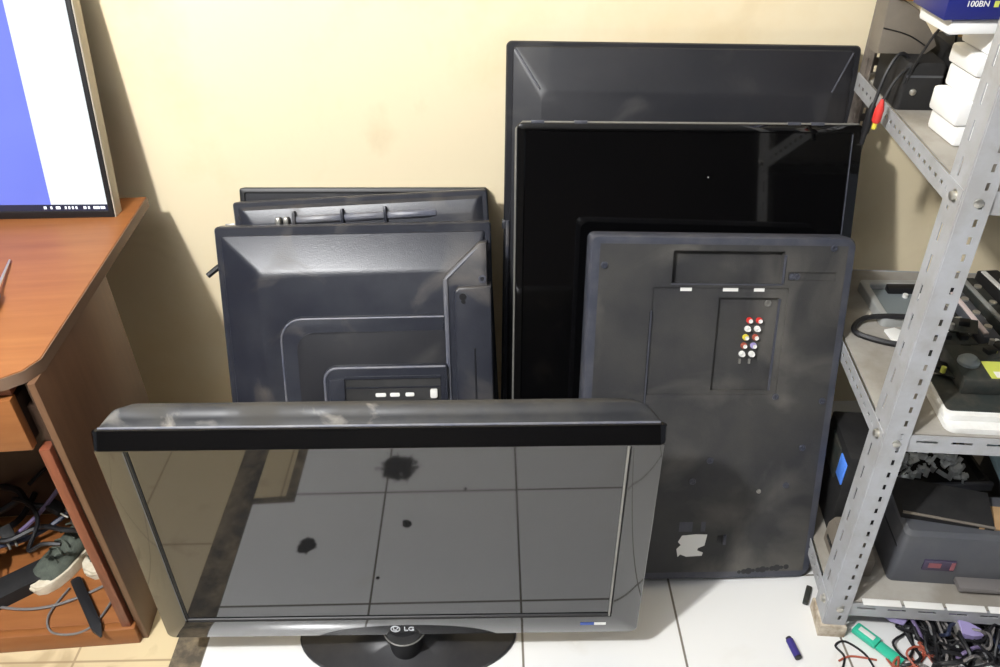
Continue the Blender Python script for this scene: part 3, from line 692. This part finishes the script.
b = B(); box(b, -.098, .16, -.02, .10, 0, .05, .002); obj('carton', b, m_blue, t)
b = text_bm('100BN', .0125, Matrix.Translation((-.052, -.0204, .020)) @ UPRIGHT); obj('front_print', b, m_label, t)
b = B(); box(b, -.027, -.02, -.0208, -.02, .019, .028); obj('print_spot', b, m_lime, t)
b = B(); box(b, -.008, .03, -.0206, -.02, .018, .030); obj('print_panel', b, m_blue_label, t)
# dangling RCA leads over the side beam
t = thing('audio_lead', 'black lead with red plug hanging over the side of the upper shelf', 'cable', (.747, 1.49, 0))
b = B(); tube(b, [(.075, .02, 1.05), (.04, .015, 1.085), (.008, .006, 1.065), (-.010, 0, 1.025)], .0032, 7); obj('cord', b, m_cord, t)
b = B(); lathe(b, [(.003, 0), (.005, -.008), (.0085, -.02), (.0085, -.042), (.006, -.046)], (-.011, 0, 1.028), (.05, 0, 1), 14); pgr = obj('red_plug', b, m_red, t, label='red plug')
b = B(); lathe(b, [(.0045, -.046), (.0045, -.058), (0, -.059)], (-.011, 0, 1.028), (.05, 0, 1), 12); obj('plug_tip', b, m_yellow, pgr)
t = thing('audio_lead', 'all-black lead hanging beside the red-plugged one on the upper shelf', 'cable', (.744, 1.515, 0))
b = B(); tube(b, [(.07, .015, 1.06), (.03, .02, 1.10), (.004, .01, 1.07), (-.010, 0, 1.01)], .0035, 7); obj('cord', b, m_cord, t)
b = B(); lathe(b, [(.003, 0), (.006, -.008), (.0075, -.02), (.0075, -.06), (.005, -.066), (.0045, -.085), (0, -.086)], (-.011, 0, 1.014), (.05, 0, 1), 14); obj('black_plug', b, m_cord, t)
cord([(.775, 1.50, 1.05), (.785, 1.495, 1.10), (.81, 1.50, 1.15), (.835, 1.50, 1.172), (.86, 1.52, 1.12)], .0025, m_cord, 'thin black wire arching across the taupe cover')

# ---- middle shelf things (top at .537)
Z2 = .5375
t = thing('laptop_case', 'silver laptop bottom case lying open side up by the wall on the middle shelf', 'laptop part', (.94, 1.51, Z2), (0, 0, R(-3)))
b = B(); ring(b, rrect(-.10, .16, -.08, .085, .012), rrect(-.082, .15, -.066, .066, .008), 0, .022, .003, mk=at_z); obj('rim', b, m_silver_case, t)
b = B(); box(b, -.083, .151, -.067, .067, .003, .008); obj('tray', b, m_case_dark, t)
b = B(); box(b, -.045, .13, .042, .064, .008, .024, .003); obj('hinge_bar', b, m_black, t)
b = B()
for i in range(4): cyl(b, (-.01+.03*i, .03, .008), (-.01+.03*i, .03, .016), .006, n=10)
obj('standoffs', b, m_white, t)
b = B(); plate(b, [(-.02, -.055), (.028, -.06), (.03, .0), (.012, .045), (-.012, .05), (-.024, .02)], 0, .006, .001, mk=at_z); obj('paper_slip', b, m_label, label='white paper slip under the black lead on the middle shelf', cat='paper', loc=(.868, 1.378, Z2), rot=(0, 0, R(25)))
cord([(.89, 1.35, Z2+.008), (.83, 1.365, Z2+.006), (.775, 1.40, Z2+.006), (.775, 1.43, Z2+.006), (.81, 1.455, Z2+.012), (.87, 1.43, Z2+.03), (.93, 1.41, Z2+.03), (.97, 1.40, Z2+.006)], .0065, m_cord, 'thick black lead looping on the bare edge of the middle shelf')
def bar(label, loc, rz_, L, w, h, mt, ms, rx_=0):
    t = thing('electronics_bar', label, 'electronics', loc, (R(rx_), 0, R(rz_)), 'long plastic bars on the middle shelf')
    b = B(); box(b, -w/2, w/2, -L/2, L/2, 0, h, .004); obj('housing', b, ms, t)
    b = B(); box(b, -w/2+.003, -w/2+.014, -L/2+.01, L/2-.01, h, h+.004, .001); obj('pale_strip', b, mt, t)
    for s in (-.3, 0, .3):
        b = B(); lathe(b, [(.008, 0), (.008, .004), (.004, .005), (0, .004)], (.006, s*L, h), (0, 0, 1), 12); obj('stud', b, m_bolt, t)
bar('black plastic bar with white end strip, set against the wall on the middle shelf', (1.135, 1.455, Z2), 2, .26, .05, .05, m_white, m_black_matt)
bar('black plastic bar with pale edge, second from the wall end of the middle shelf', (1.075, 1.46, Z2), 0, .22, .04, .04, m_silver_case, m_pcb)
bar('short plastic bar with pinkish white edge beside the post on the middle shelf', (1.025, 1.43, Z2), -2, .18, .036, .035, M('pinkish white strip', (226, 208, 204), rough=.5), m_grey_box)
bar('dark plastic bar partly under the pinkish white one on the middle shelf', (.985, 1.42, Z2), -4, .17, .028, .025, m_cord_grey, m_black_matt)
t = thing('flat_panel', 'white flat casing with rounded corner at the front of the middle shelf, lower of two', 'casing', rk(.29, .175, Z2), (0, 0, R(-6)))
b = B(); plate(b, rrect(-.16, .2, -.112, .03, .018), 0, .0115, .004, mk=at_z); obj('casing', b, m_white, t)
t = thing('flat_panel', 'white flat casing with black inset, stacked on the lower white casing', 'casing', rk(.295, .18, Z2+.0125), (0, 0, R(-6)))
b = B(); plate(b, rrect(-.165, .2, -.095, .03, .015), 0, .012, .003, mk=at_z); obj('casing', b, m_white, t)
b = B(); plate(b, rrect(-.158, .19, -.082, .026, .01), .012, .0145, .001, mk=at_z); obj('inset', b, m_pcb, t)
t = thing('circuit_box', 'black cased board with lime and white label on the white casings', 'electronics', rk(.285, .20, Z2+.0275), (0, R(0), R(-6)))
b = B(); box(b, -.11, .14, -.055, .06, 0, .035, .004); obj('case', b, m_pcb, t)
b = B(); box(b, -.06, .12, -.048, .005, .035, .0362); lb_ = obj('lime_label', b, m_lime, t, label='lime and white label')
b = B(); box(b, -.05, .06, -.046, -.028, .0362, .0368); obj('label_text_block', b, m_label, lb_)
b = B(); box(b, -.02, .05, .03, .04, .035, .0362); obj('label_strip', b, m_lime, t)
b = B(); lathe(b, [(.02, 0), (.02, .006), (.012, .014), (0, .015)], (-.085, .0, .035), (0, 0, 1), 16); obj('dome', b, m_case_dark, t)
rnd = random.Random(11)
for i in range(9):
    x, y = rnd.uniform(.17, .30), rnd.uniform(.20, .34)
    t = thing('circuit_board', 'small dark circuit board in the clutter behind the white casings', 'circuit board', rk(x, y+.0, Z2+.002+.014*i*.6), (R(rnd.uniform(-8, 8)), R(rnd.uniform(-8, 8)), R(rnd.uniform(0, 180))), 'circuit boards on the middle shelf')
    b = B(); box(b, -.035, .035, -.025, .025, 0, .002); obj('board', b, m_pcb, t)
    b = B(); box(b, -.02, .0, -.012, .004, .002, .012, .001); box(b, .01, .028, -.015, .012, .002, .008, .001); obj('chips', b, m_black, t)
    b = B(); cyl(b, (.012, .018, .002), (.012, .018, .014), .005, n=10); obj('capacitor', b, rnd.choice((m_silver, m_lime, m_label)), t)

# ---- lower shelf things (top at .10)
Z1 = .1005
t = thing('printer', 'dark grey printer on the low shelf with a purplish window in its front', 'printer', (.945, 1.135, Z1), (0, 0, R(-6)))
b = B(); loft(b, [at_z(rrect(-.112, .20, -.045, .09, .012), 0), at_z(rrect(-.112, .20, -.045, .09, .012), .09), at_z(rrect(-.106, .195, -.038, .086, .012), .135), at_z(rrect(-.098, .19, -.028, .080, .01), .142)]); obj('body', b, m_grey_box, t, angle=25)
b = B(); box(b, -.055, .01, -.049, -.044, .045, .075, .001); wn = obj('front_window', b, M('purplish dark window', (70, 62, 84), rough=.2), t)
b = B(); box(b, .0, .008, -.0505, -.0485, .05, .072); box(b, -.045, -.02, -.0505, -.0485, .055, .068); obj('window_print', b, M('faded red blue print', (140, 82, 88), rough=.5), wn)
b = B(); box(b, .02, .20, -.075, -.044, .012, .026, .003); obj('paper_tray', b, m_cord_grey, t)
b = B(); box(b, -.112, -.108, -.03, .08, .09, .094); obj('lid_seam', b, m_black, t)
b = B(); plate(b, rrect(-.04, .08, -.03, .035, .004), 0, .004, .001, mk=at_z); obj('cardboard_piece', b, m_card, label='brown cardboard piece on the dark grey printer', cat='cardboard', loc=(1.03, 1.14, Z1+.1425), rot=(0, 0, R(-8)))
t = thing('loose_cover', 'black plastic wedge lying on the dark grey printer', 'cover', (.925, 1.165, Z1+.1425), (0, 0, R(-12)))
b = B(); loft(b, [[(-.08, -.03, 0), (.10, -.035, 0), (.10, -.035, .008), (-.08, -.03, .018)], [(-.085, .045, 0), (.10, .045, 0), (.10, .045, .03), (-.085, .045, .045)]]); obj('wedge', b, m_black_matt, t)
b = B(); tube(b, [(-.08, -.03, .0175), (.10, -.035, .008)], .003, 6, smooth=False); obj('front_edge', b, m_taupe, t)
# scrap heap in a tray behind the wedge: nobody could count it
b = B(); rnd = random.Random(5)
for i in range(170):
    u, v = rnd.uniform(-1, 1), rnd.uniform(-1, 1); x = .945+.08*u; y = 1.285+.045*v
    z = Z1+.15+.10*(1-u*u)*(1-v*v*.7)*rnd.uniform(.6, 1)
    mt = Matrix.Translation((x, y, z)) @ Euler((rnd.uniform(0, 3), rnd.uniform(0, 3), rnd.uniform(0, 3))).to_matrix().to_4x4()
    s = rnd.uniform(.7, 1.5)
    if i % 3: box(b, -.010*s, .010*s, -.004*s, .004*s, -.002, .002, mat=mt)
    else:
        c0 = mt @ Vector((0, 0, -.006*s)); c1 = mt @ Vector((0, 0, .006*s)); cyl(b, c0, c1, .005*s, n=8)
obj('metal_parts', b, m_metal_bits, label='heap of bright metal parts on the tray behind the black wedge', cat='metal parts', kind='stuff')
b = B()
for i in range(120):
    u, v = rnd.uniform(-1, 1), rnd.uniform(-1, 1); x = .955+.09*u; y = 1.37+.045*v
    z = Z1+.15+.14*(1-u*u*.7)*(1-v*v*.7)*rnd.uniform(.6, 1)
    mt = Matrix.Translation((x, y, z)) @ Euler((rnd.uniform(0, 3), rnd.uniform(0, 3), rnd.uniform(0, 3))).to_matrix().to_4x4()
    s = rnd.uniform(.7, 1.5)
    if i % 2: box(b, -.012*s, .012*s, -.006*s, .006*s, -.003, .003, mat=mt)
    else: cyl(b, mt @ Vector((0, 0, -.008*s)), mt @ Vector((0, 0, .008*s)), .007*s, n=8)
obj('metal_parts', b, m_brass, label='heap of dull brown parts behind the bright metal heap', cat='metal parts', kind='stuff')
t = thing('parts_tray', 'dark parts tray holding the scrap heaps on the low shelf', 'tray', (.955, 1.345, Z1), (0, 0, 0))
b = B(); loft(b, [at_z(rrect(-.10, .11, -.10, .10, .01), 0), at_z(rrect(-.11, .12, -.105, .11, .01), .15), at_z(rrect(-.103, .113, -.098, .103, .01), .15), at_z(rrect(-.098, .108, -.09, .095, .01), .135)]); obj('tray', b, m_black_matt, t)
b = B(); box(b, -.113, .123, -.112, -.103, .13, .152, .002); obj('tray_lip', b, m_grey_box, t)
t = thing('connector_strip', 'pale blue and white connector strip beside the bright metal parts', 'connector', (1.075, 1.25, Z1+.20), (R(28), 0, R(8)))
b = B(); box(b, -.012, .012, -.06, .06, 0, .012, .002); obj('strip', b, M('pale blue plastic', (150, 178, 190), rough=.4), t)
b = B(); box(b, -.011, .011, -.075, -.045, .0, .02, .003); obj('end_block', b, m_white, t)
t = thing('equipment_case', 'dark equipment case with pale lid panel at the far end of the low shelf', 'electronics', (1.215, 1.26, Z1), (0, 0, R(-4)))
b = B(); box(b, -.075, .15, -.08, .12, 0, .20, .008); obj('case', b, m_grey_box, t)
b = B(); box(b, -.05, .13, -.06, .07, .20, .206, .003); obj('lid_panel', b, m_cord_grey, t)
t = thing('display_unit', 'black unit with a bright blue strip, standing under the middle shelf behind the front post', 'electronics', (.80, 1.29, Z1), (0, 0, R(-6)))
b = B(); box(b, -.05, .055, -.06, .10, 0, .235, .006); obj('case', b, m_black_matt, t)
b = B(); box(b, -.0535, -.049, -.055, -.015, .15, .21, .002); obj('blue_strip', b, m_bluescreen, t, label='bright blue strip')
b = B(); box(b, -.054, -.049, -.012, .06, .13, .215, .002); obj('dark_window', b, m_pcb, t)
t = thing('grey_housing', 'pale grey plastic housing at the edge of the low shelf behind the front post', 'housing', (.763, 1.175, Z1), (0, 0, R(-4)))
b = B(); loft(b, [at_z(rrect(-.035, .04, -.06, .05, .008), 0), at_z(rrect(-.035, .04, -.06, .05, .008), .05), at_z(rrect(-.028, .032, -.045, .045, .008), .07)]); obj('shell', b, m_taupe, t)
b = B(); box(b, -.0365, -.034, -.04, .03, .02, .03); obj('slot', b, m_black, t)
# paper strip along the low shelf's front edge
for i in range(6):
    b = B(); x = .07+i*.085; box(b, x, x+.078, .004, .02, Z1-.0, Z1+.003, .0008)
    o = obj('paper_strip', b, m_label, label='white paper strip laid along the front edge of the low shelf', cat='paper', group='paper strips on the low shelf edge')
    o.location = (.683, 1.043, 0); o.rotation_euler = (0, 0, R(-6))

# ------------------------------------------------------------------ cables on the floor under the rack
rnd = random.Random(21)
def heap_cable(mat, label, group, r, xr, yr, zt, steps=7):
    x, y = rnd.uniform(*xr), rnd.uniform(*yr); a = rnd.uniform(0, 6.28); pts = []
    for k in range(steps):
        pts.append((x, y, max(r, rnd.uniform(.3, 1)*zt))); a += rnd.uniform(-1, 1)
        nx, ny = x+.055*math.cos(a), y+.055*math.sin(a)
        if not (xr[0] < nx < xr[1] and yr[0] < ny < yr[1]):
            a += 2.2; nx, ny = x+.04*math.cos(a), y+.04*math.sin(a); nx = min(max(nx, xr[0]), xr[1]); ny = min(max(ny, yr[0]), yr[1])
        x, y = nx, ny
    pts[0] = (*pts[0][:2], r); pts[-1] = (*pts[-1][:2], r)
    cord(pts, r, mat, label, group=group)
for i in range(90):
    heap_cable(m_cord, 'black cable tangled in the floor heap under the low shelf', 'black cables under the rack', rnd.choice((.0028, .0035, .0045)), (.80 if i < 18 else .87, 1.2), (.93, 1.2), .02+.0007*i)
for i in range(9):
    heap_cable(m_cord_grey, 'grey cable tangled in the floor heap under the low shelf', 'grey cables under the rack', .003, (.85, 1.2), (.93, 1.15), .07)
for i in range(3):
    heap_cable(m_cord_violet, 'violet cable tangled in the floor heap under the low shelf', 'violet cables under the rack', .004, (.82, 1.1), (.95, 1.15), .07)
for i in range(5):
    heap_cable(m_cord_blue, 'dark blue cable tangled in the floor heap under the low shelf', 'blue cables under the rack', .004, (.9, 1.15), (.95, 1.15), .08)
for i in range(4):
    heap_cable(m_rust, 'orange-red wire in the floor heap under the low shelf', 'orange wires under the rack', .0025, (.80, .9), (.93, 1.0), .03, 5)
for i, (x, y, z, a) in enumerate(((.84, 1.055, .045, 50), (.905, 1.06, .06, 20), (.97, 1.0, .06, 80), (.95, 1.05, .07, -30))):
    t = thing('connector_plug', ['lilac monitor plug nearest the front post on the cable heap', 'lilac monitor plug just behind the first one on the cable heap', 'lilac monitor plug low in the middle of the cable heap', 'lilac monitor plug under the low shelf edge in the cable heap'][i], 'plug', (x, y, z), (R(10), 0, R(a)))
    b = B(); loft(b, [[(-.008, -.024, -.006), (.008, -.024, -.006), (.008, -.024, .006), (-.008, -.024, .006)], [(-.017, .0, -.008), (.017, .0, -.008), (.017, .0, .008), (-.017, .0, .008)], [(-.017, .022, -.008), (.017, .022, -.008), (.017, .022, .008), (-.017, .022, .008)]]); obj('hood', b, m_purple, t)
    b = B(); box(b, -.014, .014, .022, .032, -.005, .005, .001); obj('metal_face', b, m_bolt, t)
t = thing('clip_strip', 'sea-green plastic strip lying at the foot of the front post', 'plastic strip', (.792, 1.005, .010), (0, 0, R(38)))
b = B(); box(b, -.012, .012, -.055, .0, -.004, .006, .003); obj('tail', b, m_green, t)
b = B(); box(b, -.014, .014, .0, .055, -.004, .010, .004); obj('body', b, m_green, t)
b = B(); box(b, -.006, .006, .01, .045, .010, .012, .001); obj('inlay', b, m_white, t)
# bits of litter on the tiles
t = thing('battery', 'small violet-blue cylinder lying on the white tiles', 'battery', (.612, 1.005, .0085), (0, 0, R(8)))
b = B(); cyl(b, (0, -.022, 0), (0, .018, 0), .008, n=16); obj('body', b, M('dark violet blue', (50, 42, 120), rough=.35), t)
b = B(); cyl(b, (0, .018, 0), (0, .024, 0), .006, n=14); cyl(b, (0, -.026, 0), (0, -.022, 0), .0075, n=14); obj('end_caps', b, m_black, t)
b = B(); box(b, -.006, .006, -.026, .026, 0, .009, .002); obj('black_stick', b, m_pcb, label='short black plastic stick on the tiles beside the rack post', cat='plastic piece', loc=(.686, 1.138, .0005), rot=(0, 0, R(-28)))
cord([(.70, .955, .003), (.715, .985, .003), (.705, 1.01, .004), (.73, 1.02, .003), (.76, .99, .003), (.768, .955, .003)], .0025, m_cord, 'thin dark wire at the foot of the front post')
cord([(.70, .975, .003), (.73, .985, .003), (.78, .975, .003)], .0022, m_rust, 'short orange-red wire before the foot of the front post')

# ------------------------------------------------------------------ light
def lamp(name, kind, loc, energy, color, **kw):
    l = bpy.data.lights.new(name, kind); l.energy = energy; l.color = color
    for k, v in kw.items(): setattr(l, k, v)
    o = bpy.data.objects.new(name, l); COL.objects.link(o); o.location = loc; return o
lamp('room_lamp', 'POINT', (-1.08, -.12, 2.6), 300, (1, .995, .985), shadow_soft_size=.06)
w = bpy.data.worlds.new('room'); S.world = w; w.use_nodes = True
bg = w.node_tree.nodes['Background']; bg.inputs[0].default_value = (.80, .87, 1, 1); bg.inputs[1].default_value = .22

# ------------------------------------------------------------------ camera
cam = bpy.data.cameras.new('camera'); cam.sensor_width = 36; cam.lens = 28.8; cam.clip_start = .02
co = bpy.data.objects.new('camera', cam); COL.objects.link(co); S.camera = co
co.location = (0, 0, 1.55)
co.rotation_euler = (Matrix.Rotation(R(90-35.1), 3, 'X') @ Matrix.Rotation(R(-1.2), 3, 'Z')).to_euler()
vs = S.view_settings; vs.view_transform = 'Standard'; vs.look = 'None'; vs.gamma = 1; vs.exposure = 0; vs.use_curve_mapping = False
